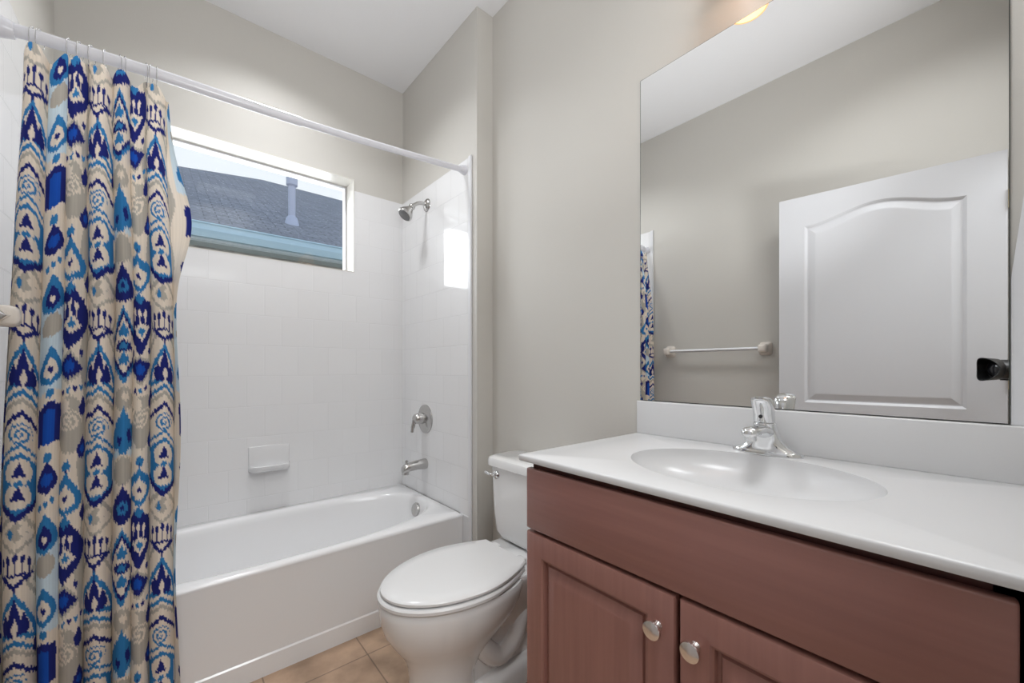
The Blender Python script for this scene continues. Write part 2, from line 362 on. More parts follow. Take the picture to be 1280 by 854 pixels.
# ikat pattern: palette index over flat cloth coordinates (u across, v down), metres
CREAM, GREY, NAVY, BLUE, SKY, ROYAL = 0, 1, 2, 3, 4, 5
PAL = np.array([srgb(242, 230, 215), srgb(192, 186, 176), srgb(36, 44, 122), srgb(56, 132, 194), srgb(214, 232, 243), srgb(30, 86, 190)])
PU, PV = .33, .63
def pattern(U, V):
    col_thread = np.floor(U/.0032).astype(int)
    rs = np.random.RandomState(3); jit = rs.uniform(-1, 1, 4000)
    k = np.floor(U/PU+.15).astype(int)
    u = U-k*PU                                   # -.05 .. .28
    v = np.mod(V+(jit[col_thread % 4000]*.0036+.0022*np.sin(U*900)), PV)
    c = np.zeros(U.shape, int)
    def put(m, i): c[m] = i
    def wrapv(v0): return np.mod(v-v0+PV/2, PV)-PV/2
    def ell(u0, v0, a, b, i): put(((u-u0)/a)**2+(wrapv(v0)/b)**2 < 1, i)
    def dia(u0, v0, a, b, i): put(np.abs(u-u0)/a+np.abs(wrapv(v0))/b < 1, i)
    def drop(u0, v0, a, b, i):                   # pointed at the top
        w_ = wrapv(v0)/b; t_ = np.clip((w_+1)/2, 0, 1); hw = a*1.35*np.sin(PI*t_)**.8*t_**.75
        put((np.abs(w_) < 1) & (np.abs(u-u0) < hw), i)
    def chev(u0, v0, slope, hw, th, i):          # inverted V, peak at v0
        d = wrapv(v0)-np.abs(u-u0)*slope; put((d > 0) & (d < th) & (np.abs(u-u0) < hw), i)
    def vee(u0, v0, slope, hw, th, i):           # V, tip at v0
        d = wrapv(v0)+np.abs(u-u0)*slope; put((d < 0) & (d > -th) & (np.abs(u-u0) < hw), i)
    def rect(u0, v0, a, b, i): put((np.abs(u-u0) < a) & (np.abs(wrapv(v0)) < b), i)
    def spiral(u0, v0, r, i, wd=.42):
        dx = u-u0; dy = wrapv(v0); rr = np.hypot(dx, dy); th = np.arctan2(dy, dx)
        ph = np.mod(rr/r*2.1-th/(2*PI), 1); put((rr < r) & (ph < wd), i)
    # ground: grey bands between the motifs
    put(np.abs(u-.055) < .008+.006*np.sin(V*30), GREY); put(np.abs(u-.255) < .010+.008*np.sin(V*22+1), GREY)
    # ---- column A
    A = 0.0; u_full = u; u = u/.80
    dia(A, .575, .062, .058, GREY); dia(A, .578, .047, .044, CREAM); dia(A, .575, .026, .026, GREY); drop(A-.012, .575, .007, .016, BLUE); dia(A+.014, .572, .012, .016, CREAM)
    dia(A-.052, .07, .034, .055, GREY); dia(A-.052, .07, .023, .038, CREAM); dia(A-.052, .07, .012, .020, GREY)
    dia(A+.052, .07, .034, .055, GREY); dia(A+.052, .07, .023, .038, CREAM); dia(A+.052, .07, .012, .020, GREY)
    for j in range(-2, 3):
        uu = A+j*.0150; ell(uu, .010+.005*abs(j), .0052, .0115, NAVY); rect(uu, .036, .0017, .018, NAVY)
    wv = wrapv(0)
    put((wv > .050) & (np.abs(u-A) < (.090-wv)*1.15), NAVY); put((wv > .057) & (np.abs(u-A) < (.078-wv)*.95), CREAM); rect(A, .092, .003, .008, NAVY)
    # ogee leaf
    w_ = wrapv(.165); t_ = np.clip((w_+.07)/.14, 0, 1); hw = .060*np.sin(PI*.5*t_)**1.1
    bot = w_ < .070-.030*(1-np.abs(u-A)/.06)
    put((w_ > -.07) & bot & (np.abs(u-A) < hw), BLUE)
    put((w_ > -.062) & (w_ < .054-.030*(1-np.abs(u-A)/.06)) & (np.abs(u-A) < hw-.013), CREAM)
    for du, vv, hh in ((0, .155, .050), (-.020, .178, .030), (.020, .178, .030)): drop(A+du, vv, .0145, hh, NAVY)
    ell(A, .190, .026, .018, NAVY); drop(A+.002, .182, .008, .020, CREAM); rect(A+.002, .203, .003, .012, CREAM)
    chev(A, .215, .65, .058, .013, BLUE); chev(A, .236, .65, .058, .012, GREY)
    drop(A+.05, .245, .009, .024, NAVY); drop(A-.05, .245, .009, .024, NAVY)
    chev(A, .268, .85, .060, .014, NAVY)
    spiral(A, .330, .028, BLUE, .45)
    chev(A, .352, .62, .064, .009, BLUE)
    # hexagon frame
    w2 = wrapv(.46)
    def hexm(hw_, top_, bot_): return (np.abs(u-A) < hw_) & (w2 > -top_+np.abs(u-A)*.6) & (w2 < bot_-np.abs(u-A)*.95)
    put(hexm(.062, .085, .092), NAVY)
    put((np.abs(u-A) < .062) & (w2 > -.085+np.abs(u-A)*.6) & (w2 < .074-np.abs(u-A)*.95), BLUE)
    put((np.abs(u-A) > .047) & (np.abs(u-A) < .055) & (w2 > -.04) & (w2 < .025), CREAM)
    ell(A, .424, .030, .034, CREAM); ell(A, .486, .030, .032, CREAM); 
    for vv in (.424, .484): ell(A, vv, .010, .012, NAVY); drop(A, vv-.012, .007, .014, NAVY); rect(A-.008, vv+.008, .007, .004, NAVY); rect(A+.008, vv+.008, .007, .004, NAVY)
    ell(A, .454, .009, .008, BLUE); ell(A-.022, .454, .008, .006, BLUE); ell(A+.022, .454, .008, .006, BLUE)
    u = u_full
    # ---- column B
    Bc = .215
    dia(Bc, .025, .060, .092, NAVY); rect(Bc+.002, .02, .030, .050, NAVY)
    for j in (-1, 0, 1): ell(Bc+j*.014, -.008+.004*abs(j), .0048, .011, CREAM); rect(Bc+j*.014, .010, .0014, .014, CREAM)
    dia(Bc+.004, .045, .022, .028, CREAM); dia(Bc+.004, .045, .010, .014, BLUE)
    ell(Bc-.022, .118, .005, .012, NAVY); ell(Bc+.026, .118, .005, .010, NAVY)
    dia(Bc, .160, .040, .046, GREY); dia(Bc, .160, .032, .036, NAVY); ell(Bc, .158, .012, .016, ROYAL)
    for j in range(-3, 4): ell(Bc+j*.014, .222-.005*j, .0048, .0075, NAVY if j % 2 else BLUE)
    ell(Bc+.004, .315, .036, .078, GREY); spiral(Bc+.002, .305, .030, CREAM, .5); ell(Bc-.012, .262, .016, .02, CREAM); drop(Bc+.034, .262, .012, .030, NAVY); drop(Bc+.036, .375, .017, .034, NAVY); ell(Bc+.036, .382, .007, .012, ROYAL)
    ell(Bc, .428, .010, .014, BLUE); rect(Bc, .448, .002, .012, NAVY)
    drop(Bc, .500, .042, .060, BLUE); drop(Bc, .508, .024, .036, CREAM); ell(Bc, .513, .006, .008, NAVY)
    dia(Bc, .578, .014, .018, BLUE)
    dia(Bc-.045, .52, .012, .028, NAVY); dia(Bc+.045, .56, .014, .03, NAVY)
    # ---- column C: two alternating versions
    Cc = .11; odd = (k % 2 != 0)
    keep = c.copy()
    rect(Cc, .305, .028, .050, NAVY); rect(Cc, .305, .012, .054, ROYAL); chev(Cc, .245, .9, .03, .02, NAVY); put((np.abs(u-Cc) < .035) & (np.abs(wrapv(.10)) < .12) & (c == CREAM), SKY)
    ell(Cc, .395, .009, .014, BLUE); drop(Cc, .445, .027, .044, NAVY); ell(Cc, .452, .013, .016, ROYAL)
    for j in (-1, 0, 1): ell(Cc+j*.013, .515-.006*j, .005, .009, BLUE)
    drop(Cc, .590, .034, .056, BLUE); drop(Cc, .598, .018, .034, NAVY); ell(Cc, .606, .006, .010, CREAM)
    ell(Cc, .045, .024, .030, GREY)
    drop(Cc, .150, .032, .056, BLUE); drop(Cc, .158, .018, .032, CREAM); ell(Cc, .163, .006, .009, NAVY); ell(Cc, .226, .009, .012, BLUE)
    c1 = c.copy(); c[...] = keep
    dia(Cc, .105, .052, .112, BLUE); dia(Cc, .105, .044, .096, NAVY); dia(Cc, .105, .036, .082, CREAM)
    for vv in (.065, .145): ell(Cc, vv, .013, .014, BLUE); drop(Cc, vv-.008, .010, .018, BLUE)
    ell(Cc, .105, .022, .016, NAVY); ell(Cc, .105, .011, .009, BLUE)
    ell(Cc, .255, .024, .034, GREY); ell(Cc+.004, .25, .009, .012, CREAM)
    drop(Cc, .345, .036, .070, BLUE); ell(Cc-.010, .372, .006, .012, NAVY); ell(Cc+.014, .36, .006, .020, NAVY)
    for j in (-1, 1): ell(Cc+j*.018, .408, .009, .011, SKY); 
    ell(Cc, .46, .026, .040, GREY)
    drop(Cc, .555, .034, .058, NAVY); ell(Cc, .566, .014, .018, BLUE); ell(Cc, .566, .005, .008, NAVY)
    c[...] = np.where(odd, c, c1)
    return c

SW = .83; NS, NV = 440, 660; ZBOT = .10
HOOKPX = [41, 50, 86, 100, 115, 131, 150, 156, 183, 189, 196]
def px_to_x(px, y):
    u = (px-640)/503.25; a = math.radians(40.346); s, c_ = math.sin(a), math.cos(a)
    return y*(s+u*c_)/(c_-u*s)
HX = [px_to_x(p, YRD) for p in HOOKPX]
s = np.linspace(0, 1, NS); q = np.linspace(0, 1, NV)
Sg, Q = np.meshgrid(s, q)                        # rows: down the cloth
U = Sg*SW-.080
sm = lambda a, b, x: np.clip((x-a)/(b-a), 0, 1)**2*(3-2*np.clip((x-a)/(b-a), 0, 1))
xl = -.300-.033*sm(0, .75, Q); xr = .000+.022*sm(0.05, .4, Q)
ph = 2*PI*(U/.11)+.25*np.sin(3.1*Q+7*Sg)
ph0 = 2*PI*(U/.33)                               # the main motif rides on the widest fold
amp = (.017+.008*sm(.0, .35, Q))*(1+.25*np.sin(11*Sg+1.3)+.15*np.sin(4*Q+20*Sg))
X = xl+(xr-xl)*(Sg+.010*np.sin(13*Sg)*Q)+.0090*np.sin(ph)+.0040*np.sin(ph0)
Yc = 1.645-.035*sm(0, .25, Q)-amp*np.cos(ph)-.012*np.sin(5*Sg+2.2*Q)
# the free right edge turns back with a loose bulge of hem
edge = sm(.95, 1, Sg); X = X+edge*.045*np.exp(-((Q-.20)/.09)**2)+edge*.006*np.sin(14*Q); Yc = Yc+edge*.035*np.exp(-((Q-.20)/.10)**2)
# top edge hangs from the hooks and sags between them
hx = np.array(HX); dmin = np.min(np.abs(X[0][:, None]-hx[None, :]), axis=1)
sag = np.minimum(.055, dmin*1.9+.004)
sag[:12] = np.linspace(.03, sag[12], 12)
ztop = np.array([rodz(x) for x in X[0]])-.030-sag
# smooth a little
ker = np.ones(9)/9; ztop = np.convolve(np.pad(ztop, 4, mode='edge'), ker, 'valid')
Z = ztop[None, :]*(1-Q)+ZBOT*Q
cidx = pattern(U+.003*np.sin(Q*9), 1.264-(1.955*(1-Q)+ZBOT*Q)+PV*3)
rgb = PAL[cidx].astype(np.float32)
threads = np.random.RandomState(8).uniform(.93, 1.05, NS).astype(np.float32)
rgb[:, :, :3] *= threads[None, :, None]
verts = np.stack([X, Yc, Z], -1).reshape(-1, 3)
base = Vector((-.15, 1.61, ZBOT)); verts = verts-np.array(base)
ii = np.arange(NS*NV).reshape(NV, NS)
quads = np.stack([ii[:-1, :-1], ii[:-1, 1:], ii[1:, 1:], ii[1:, :-1]], -1).reshape(-1, 4)
me = bpy.data.meshes.new('shower_curtain')
me.vertices.add(len(verts)); me.vertices.foreach_set('co', verts.astype(np.float32).ravel())
me.loops.add(quads.size); me.loops.foreach_set('vertex_index', quads.astype(np.int32).ravel())
me.polygons.add(len(quads)); me.polygons.foreach_set('loop_start', np.arange(0, quads.size, 4, dtype=np.int32)); me.polygons.foreach_set('loop_total', np.full(len(quads), 4, dtype=np.int32))
me.polygons.foreach_set('use_smooth', np.ones(len(quads), dtype=bool))
me.update(calc_edges=True); me.validate()
at_ = me.color_attributes.new('ikat', 'FLOAT_COLOR', 'POINT'); at_.data.foreach_set('color', rgb.reshape(-1))
cm = bpy.data.materials.new('ikat_cloth'); cm.use_nodes = True; cn = cm.node_tree; cb = cn.nodes['Principled BSDF']
ca = cn.nodes.new('ShaderNodeAttribute'); ca.attribute_name = 'ikat'; cn.links.new(ca.outputs['Color'], cb.inputs['Base Color']); cb.inputs['Roughness'].default_value = .85
cb.inputs['Specular IOR Level'].default_value = .2
ctr = cn.nodes.new('ShaderNodeBsdfTranslucent'); cmx = cn.nodes.new('ShaderNodeMixShader'); cmx.inputs[0].default_value = .22
cn.links.new(ca.outputs['Color'], ctr.inputs['Color']); cn.links.new(cb.outputs[0], cmx.inputs[1]); cn.links.new(ctr.outputs[0], cmx.inputs[2]); cn.links.new(cmx.outputs[0], cn.nodes['Material Output'].inputs[0])
me.materials.append(cm)
cur = bpy.data.objects.new('shower_curtain', me); C.objects.link(cur); cur.location = base
tag(cur, 'blue and cream ikat patterned shower curtain bunched in folds at the left of the tub', 'shower curtain')

ORD = ['first', 'second', 'third', 'fourth', 'fifth', 'sixth', 'seventh', 'eighth', 'ninth', 'tenth', 'eleventh']
hook0 = None
for i, x in enumerate(HX):
    if hook0 is None:
        bm = B(); r = .021; zc_ = 0
        loop = []
        for k in range(21):
            t = -.5*PI+1.5*PI*2*(k/20)*.66
            loop.append((0, -.0205*math.cos(t+PI/2), .0205*math.sin(t+PI/2)))
        path = [(0, .004, -.052), (0, -.010, -.050), (0, -.020, -.030)]+[(0, -.0205*math.cos(t), .0205*math.sin(t)) for t in (PI*k/10 for k in range(0, 11))]+[(0, .020, -.014), (0, .014, -.022)]
        tube(bm, catmull(path, 3), .0008, 8)
        lathe(bm, (0, .0, .0215), (0, 0, 1), [(.002, -.0015), (.002, .0015)], 10)
        hook0 = obj('curtain_hook', bm, M['hook'], None, 60, None); o = hook0
    else:
        o = hook0.copy(); C.objects.link(o)
    o.location = (x, YRD, rodz(x)); o.rotation_euler = (0, 0, random.uniform(-.3, .3))
    pos = 'leftmost' if i == 0 else ('rightmost' if i == len(HX)-1 else ORD[i])
    tag(o, 'thin wire curtain hook on the white rod, '+(pos if pos in ('leftmost', 'rightmost') else pos+' from the left'), 'curtain hook', 'curtain hooks on the shower rod')

# ------------------------------------------------------------------ toilet (faces -X)
TY = 1.165
tl = thing('toilet', 'white two-piece toilet with closed lid between the tub and the vanity', 'toilet', (XR-.35, TY, 0))
def egg(front, back, hw, z, n=56, pb=2.6, pf=2.0, split=None):
    """horizontal loop; front/back are distances from the wall"""
    mid = split if split is not None else back+(front-back)*.42
    L = []
    for k in range(n):
        t = 2*PI*k/n; c, s_ = math.cos(t), math.sin(t)
        p = pf if c > 0 else pb
        dx = (front-mid if c > 0 else mid-back)*abs(c)**(2/p)*(1 if c > 0 else -1)
        dy = hw*abs(s_)**(2/p)*(1 if s_ > 0 else -1)
        L.append((XR-(mid+dx), TY+dy, z))
    return L
bm = B()
lv = [(.0, .645, .415, .118), (.02, .640, .415, .112), (.06, .632, .425, .103), (.12, .630, .425, .099), (.17, .640, .39, .106), (.21, .660, .35, .122), (.25, .690, .31, .146), (.29, .713, .275, .166), (.33, .724, .25, .178), (.36, .727, .24, .181), (.378, .727, .235, .181), (.386, .722, .235, .176)]
loft(bm, [egg(f, b, h, z, 64) for z, f, b, h in lv], True, True)
# deck below the tank
loft(bm, [egg(.36, .06, .090, .20, 40, 4, 4), egg(.37, .04, .115, .28, 40, 5, 4), egg(.38, .025, .148, .37, 40, 6, 4), egg(.37, .025, .150, .388, 40, 6, 4), egg(.365, .03, .145, .394, 40, 6, 4)])
# trapway body with its curved relief on both sides, and the rear foot
loft(bm, [egg(.50, .09, .082, 0, 40, 4, 4), egg(.50, .09, .076, .12, 40, 4, 4), egg(.46, .08, .074, .25, 40, 4, 4), egg(.40, .06, .085, .34, 40, 4, 4)])
for sg in (-1, 1):
    pth = catmull([(XR-.46, TY+sg*.055, .265), (XR-.42, TY+sg*.066, .185), (XR-.35, TY+sg*.072, .115), (XR-.28, TY+sg*.074, .145), (XR-.235, TY+sg*.072, .225), (XR-.17, TY+sg*.072, .235), (XR-.13, TY+sg*.072, .14), (XR-.12, TY+sg*.072, .0)], 6)
    tube(bm, pth, [.036]*len(pth), 16)
loft(bm, [egg(.47, .06, .122, 0, 40, 4, 4), egg(.465, .06, .119, .045, 40, 4, 4), egg(.46, .07, .108, .062, 40, 4, 4), egg(.44, .08, .085, .075, 40, 4, 4)])
obj('bowl', bm, M['porcelain'], tl, 50)
def lidloop(front, back, hw, z, hb):
    """egg outline with a straight hinge edge of half-width hb"""
    L = []
    for k in range(45):
        t = -PI/2+PI*k/44; mid = back+.20
        L.append((XR-(mid+(front-mid)*math.cos(t)), TY+hw*math.sin(t), z))
    for k in range(1, 9):
        q_ = k/8; mid = back+.20; L.append((XR-(mid-(mid-back)*q_), TY+(hw+(hb-hw)*(q_**1.7)), z))
    for k in range(1, 8): L.append((XR-back, TY+hb*(1-2*k/8), z))
    for k in range(8, 0, -1):
        q_ = k/8; mid = back+.20; L.append((XR-(mid-(mid-back)*q_), TY-(hw+(hb-hw)*(q_**1.7)), z))
    return L
bm = B(); loft(bm, [lidloop(.727, .262, .182, .390, .120), lidloop(.731, .260, .186, .394, .122), lidloop(.731, .260, .186, .402, .122), lidloop(.726, .262, .181, .407, .120)]); obj('seat', bm, M['seat'], tl, 40)
bm = B(); loft(bm, [lidloop(.716, .254, .172, .4105, .114), lidloop(.722, .252, .178, .413, .117), lidloop(.722, .252, .178, .420, .117), lidloop(.715, .255, .171, .4255, .113), lidloop(.66, .29, .13, .428, .09)]); obj('lid', bm, M['seat'], tl, 40)
for sg in (-1, 1):
    bm = B(); box(bm, XR-.262, XR-.225, TY+sg*.075-.02, TY+sg*.075+.02, .392, .418, .006, 3); obj('hinge', bm, M['seat'], tl, 40)
def rrect(x0, x1, y0, y1, r, z, n=6):
    L = []
    for cx_, cy_, a0 in ((x1-r, y1-r, 0), (x0+r, y1-r, PI/2), (x0+r, y0+r, PI), (x1-r, y0+r, 1.5*PI)):
        for k in range(n+1):
            a = a0+PI/2*k/n; L.append((cx_+r*math.cos(a), cy_+r*math.sin(a), z))
    return L
bm = B(); xb = XR-.012
loft(bm, [rrect(XR-.150, xb, TY-.135, TY+.135, .05, .394), rrect(XR-.165, xb, TY-.168, TY+.168, .05, .405), rrect(XR-.173, xb, TY-.182, TY+.182, .045, .43), rrect(XR-.178, xb, TY-.188, TY+.188, .042, .50), rrect(XR-.184, xb, TY-.194, TY+.194, .040, .694)])
obj('tank', bm, M['porcelain'], tl, 50)
bm = B(); loft(bm, [rrect(XR-.186, xb, TY-.196, TY+.196, .04, .694), rrect(XR-.198, xb, TY-.206, TY+.206, .045, .700), rrect(XR-.198, xb, TY-.206, TY+.206, .045, .722), rrect(XR-.194, xb, TY-.203, TY+.203, .045, .731), rrect(XR-.18, xb-.01, TY-.190, TY+.190, .04, .737)])
obj('tank_lid', bm, M['porcelain'], tl, 40)
bm = B(); xf = XR-.183; ly, lz = TY+.135, .665
lathe(bm, (xf+.004, ly, lz), (-1, 0, 0), [(.017, 0), (.017, .010), (.012, .018), (.004, .020)], 20)
tube(bm, catmull([(xf-.014, ly, lz), (xf-.022, ly+.012, lz+.002), (xf-.024, ly+.030, lz+.005), (xf-.022, ly+.048, lz+.006)], 4), .0065, 12)
fl = obj('flush_lever', bm, M['chrome'], tl, 50); fl['label'] = 'chrome flush lever'

# ------------------------------------------------------------------ vanity cabinet
XF = .672                                # door and drawer front plane
vc = thing('vanity_cabinet', 'dark cherry wood vanity cabinet with two doors under the white sink top', 'cabinet', (.95, .352, 0))
bm = B(); cy0, cy1 = YE+.002, .733
box(bm, XF+.021, XR-.002, cy1-.018, cy1, .0, .870); box(bm, XF+.021, XR-.002, cy0, cy0+.018, .0, .870)
box(bm, XF+.08, XR-.002, cy0+.018, cy1-.018, .09, .108); box(bm, XR-.014, XR-.002, cy0+.018, cy1-.018, .108, .870)
box(bm, XF+.021, XF+.040, cy0+.018, -.005, .09, .870); box(bm, XF+.021, XF+.040, cy1-.04, cy1-.018, .09, .870)
box(bm, XF+.021, XF+.040, cy0+.04, cy1-.04, .69, .870); box(bm, XF+.021, XF+.040, cy0+.04, cy1-.04, .09, .13); box(bm, XF+.021, XF+.040, .335, .362, .13, .69)
box(bm, XF+.085, XF+.10, cy0+.018, cy1-.018, 0, .09)
obj('body', bm, M['carcass'], vc)
bm = B(); box(bm, XF, XF+.019, -.023, .737, .708, .856, .004, 3); obj('drawer_front', bm, M['wood_y'], vc, 40)
def panel_door(y0, y1, z0, z1, fr):
    bm = B()
    def L(i, x): return [(x, y0+i, z0+i), (x, y1-i, z0+i), (x, y1-i, z1-i), (x, y0+i, z1-i)]
    rows = loft(bm, [L(0, XF+.019), L(0, XF+.005), L(.002, XF+.0015), L(.006, XF), L(fr, XF), L(fr+.003, XF+.004), L(fr+.006, XF+.0045), L(fr+.007, XF+.014), L(fr+.013, XF+.014), L(fr+.016, XF+.010), L(fr+.036, XF+.003), L(fr+.042, XF+.0022)], True, True)
    return bm
def knob(parent, y, z):
    bm = B(); lathe(bm, (XF, y, z), (-1, 0, 0), [(.009, 0), (.009, .002), (.006, .006), (.006, .014), (.011, .017), (.0165, .019), (.0170, .021), (.0160, .0240), (.010, .0258), (.002, .0262)], 28)
    k_ = obj('knob', bm, M['knob'], parent, 40); k_['label'] = 'round nickel knob'
d1 = obj('cabinet_door', panel_door(.353, .737, .095, .700, .052), M['wood_z'], vc, 30); knob(d1, .384, .636)
d2 = obj('cabinet_door', panel_door(-.023, .3445, .095, .700, .052), M['wood_z'], vc, 30); knob(d2, .315, .634)

# ------------------------------------------------------------------ vanity top with integral sink
vt = thing('sink_countertop', 'white cultured marble counter with an oval sink on the vanity cabinet', 'countertop', (.93, .36, .871))
x0, x1, y0, y1, zt_, zb_ = .6644, XR-.001, YE+.001, .7565, .8871, .8716
scx, scy, sa, sb = .930, .345, .180, .236
A = angles(x0, x1, y0, y1, scx, scy, 144)
def R2(z, i): return rect_loop(x0+i, x1-i, y0+i, y1-i, scx, scy, A, z)
bm = B(); loops = [R2(zb_, .006), R2(zb_, .001), R2(zb_+.004, 0), R2(zt_-.004, 0), R2(zt_-.0012, .0012), R2(zt_, .004)]
loops += [super_loop(scx, scy, sa+.012, sb+.012, 2.0, A, zt_), super_loop(scx, scy, sa, sb, 2.0, A, zt_-.001)]
for i in range(1, 13):
    t_ = i/12*PI/2; f = math.cos(t_*.93); z = zt_-.001-.085*math.sin(t_)**.95
    loops.append(super_loop(scx+.02*(1-f), scy, sa*f, sb*f, 2.0, A, z))
loft(bm, loops, False, True); obj('counter', bm, M['marble'], vt, 50)
bm = B(); box(bm, XR-.021, XR-.0005, y0, .7545, zt_-.001, .9939, .003, 3); bs = obj('backsplash', bm, M['marble'], vt, 40)
bm = B(); lathe(bm, (scx+.02, scy, zt_-.0865), (0, 0, 1), [(.022, 0), (.024, .002), (.018, .004), (.006, .006)], 24); obj('drain', bm, M['chrome'], vt, 40)

# ------------------------------------------------------------------ sink faucet
FX, FY, z0 = 1.140, .357, .8871
fc = thing('sink_faucet', 'chrome single handle faucet on the white counter behind the sink', 'faucet', (FX, FY, z0))
def sup(cx_, cy_, z, hx2, hy2, n=40, p=2.3, tilt=0):
    L = []
    for k in range(n):
        t = 2*PI*k/n; c, s_ = math.cos(t), math.sin(t)
        x = hx2*abs(c)**(2/p)*(1 if c > 0 else -1); L.append((cx_+x, cy_+hy2*abs(s_)**(2/p)*(1 if s_ > 0 else -1), z+tilt*x))
    return L
bm = B(); loft(bm, [sup(FX, FY, z0+.0002, .027, .078), sup(FX, FY, z0+.006, .027, .078), sup(FX, FY, z0+.010, .025, .075), sup(FX, FY, z0+.011, .015, .06)]); obj('base_plate', bm, M['chrome'], fc, 50)
bm = B()
loft(bm, [sup(FX, FY, z0+.009, .025, .072), sup(FX, FY, z0+.014, .0245, .064), sup(FX-.001, FY, z0+.020, .024, .052), sup(FX-.002, FY, z0+.030, .0235, .040), sup(FX-.004, FY, z0+.042, .0235, .033), sup(FX-.007, FY, z0+.056, .024, .029), sup(FX-.010, FY, z0+.070, .0255, .0265, 40, 2), sup(FX-.012, FY, z0+.078, .0255, .0255, 40, 2), sup(FX-.012, FY, z0+.080, .023, .023, 40, 2)])
sec = []
for d_, zc2, hy2, hz2 in ((.0, .052, .025, .022), (.03, .060, .0235, .016), (.06, .0655, .022, .0125), (.09, .066, .021, .0115), (.110, .0645, .019, .0115), (.120, .063, .014, .009), (.123, .062, .007, .005)):
    sec.append([(FX-d_, FY+hy2*math.cos(t), z0+zc2+hz2*math.sin(t)) for t in (2*PI*k/24 for k in range(24))])
loft(bm, sec)
tube(bm, [(FX-.103, FY, z0+.060), (FX-.103, FY, z0+.045)], [.0125, .0125], 20)
obj('spout', bm, M['chrome'], fc, 50)
bm = B()
loft(bm, [sup(FX-.012, FY, z0+.0805, .0225, .0225, 40, 2), sup(FX-.013, FY, z0+.084, .0235, .0235, 40, 2), sup(FX-.015, FY, z0+.100, .0235, .0235, 40, 2), sup(FX-.019, FY, z0+.118, .026, .0245, 40, 2.1, -.05), sup(FX-.026, FY, z0+.131, .029, .0245, 40, 2.2, -.16), sup(FX-.028, FY, z0+.138, .027, .0225, 40, 2.2, -.2), sup(FX-.026, FY, z0+.1425, .017, .015, 40, 2.2, -.2), sup(FX-.026, FY, z0+.1435, .004, .004, 40, 2, -.2)])
hn = obj('handle', bm, M['chrome'], fc, 45)
bm = B(); lathe(bm, (FX-.0385, FY, z0+.096), (-1, 0, .1), [(.0045, 0), (.0045, .0015), (.001, .002)], 12); obj('index_button', bm, mat('dark_index_button', (.03, .03, .035, 1), .3), hn)
bm = B(); lathe(bm, (FX+.024, FY-.0, z0+.012), (0, 0, 1), [(.0025, 0), (.0025, .055), (.005, .058), (.005, .066), (.002, .069)], 12); obj('lift_rod', bm, M['chrome'], fc, 40)

# ------------------------------------------------------------------ mirror
mr = thing('mirror', 'large frameless wall mirror above the vanity backsplash', 'mirror', (XR, .36, .995))
bm = B(); box(bm, XR-.0055, XR-.0005, -.0295, .7502, .9952, 2.0643); obj('backing', bm, M['mirror_edge'], mr)
bm = B(); box(bm, XR-.0062, XR-.0055, -.0280, .7487, .9967, 2.0628); obj('mirror_glass', bm, M['mirror'], mr)

# ------------------------------------------------------------------ towel bar on the left wall (seen in the mirror)
tb = thing('towel_bar', 'white towel bar on the left wall seen in the mirror', 'towel bar', (XL, 1.165, 1.22))
bcx, bz = XL+.052, 1.222
bm = B(); hb_ = .0105
loft(bm, [[(bcx+dx*hb_, y, bz+dz*hb_) for dx, dz in ((1, 0), (0, 1), (-1, 0), (0, -1))] for y in (.872, 1.458)]); obj('bar', bm, M['white_paint'], tb)
def rsq(x, y, hy2, hz2, p=5, n=32):
    L = []
    for k in range(n):
        t = 2*PI*k/n; c, s_ = math.cos(t), math.sin(t)
        L.append((x, y+hy2*abs(c)**(2/p)*(1 if c > 0 else -1), 1.222+hz2*abs(s_)**(2/p)*(1 if s_ > 0 else -1)))
    return L
for y, sg in ((.862, 1), (1.468, -1)):
    bm = B(); loft(bm, [rsq(XL+x, y, h, h*1.1) for x, h in ((0, .036), (.007, .036), (.011, .033), (.024, .025), (.040, .0225), (.066, .0225), (.074, .020), (.079, .014), (.080, .004))])
    po = obj('post', bm, M['ceramic'], tb, 50)
    bm = B(); loft(bm, [[(bcx+dx*h, y+sg*d_, bz+dz*h) for dx, dz in ((1, 0), (0, 1), (-1, 0), (0, -1))] for d_, h in ((.020, .0175), (.0245, .0165), (.0245, .012), (.021, .011))]); obj('socket', bm, M['ceramic'], po, 20)

# ------------------------------------------------------------------ room door, open against the left wall
hx_, hy_ = XL+.047, -.060
ang = math.radians(7.7); dw, dh, dt = .815, 2.03, .035
dirx, diry = math.sin(ang), math.cos(ang); nx, ny = math.cos(ang), -math.sin(ang)
def dp(t_, n_2, z): return (hx_+dirx*t_+nx*n_2, hy_+diry*t_+ny*n_2, z)
def arch_loop(t0, t1, za, zb, arch, i, n2):
    t0 += i; t1 -= i; za += i; zb -= i; L = [dp(t0, n2, za), dp(t1, n2, za)]
    for k in range(25):
        q_ = k/24; t_ = t1+(t0-t1)*q_
        L.append(dp(t_, n2, zb+arch*(.5-.5*math.cos(2*PI*q_))))
    return L
bm = B()
panels = [(.115, dw-.115, .92, 1.868, .062), (.115, dw-.115, .20, .80, 0)]
outer = [dp(0, 0, .012), dp(dw, 0, .012), dp(dw, 0, dh), dp(0, 0, dh)]
ov_ = [bm.verts.new(p_) for p_ in outer]; edges = [bm.edges.new((ov_[i], ov_[(i+1) % 4])) for i in range(4)]
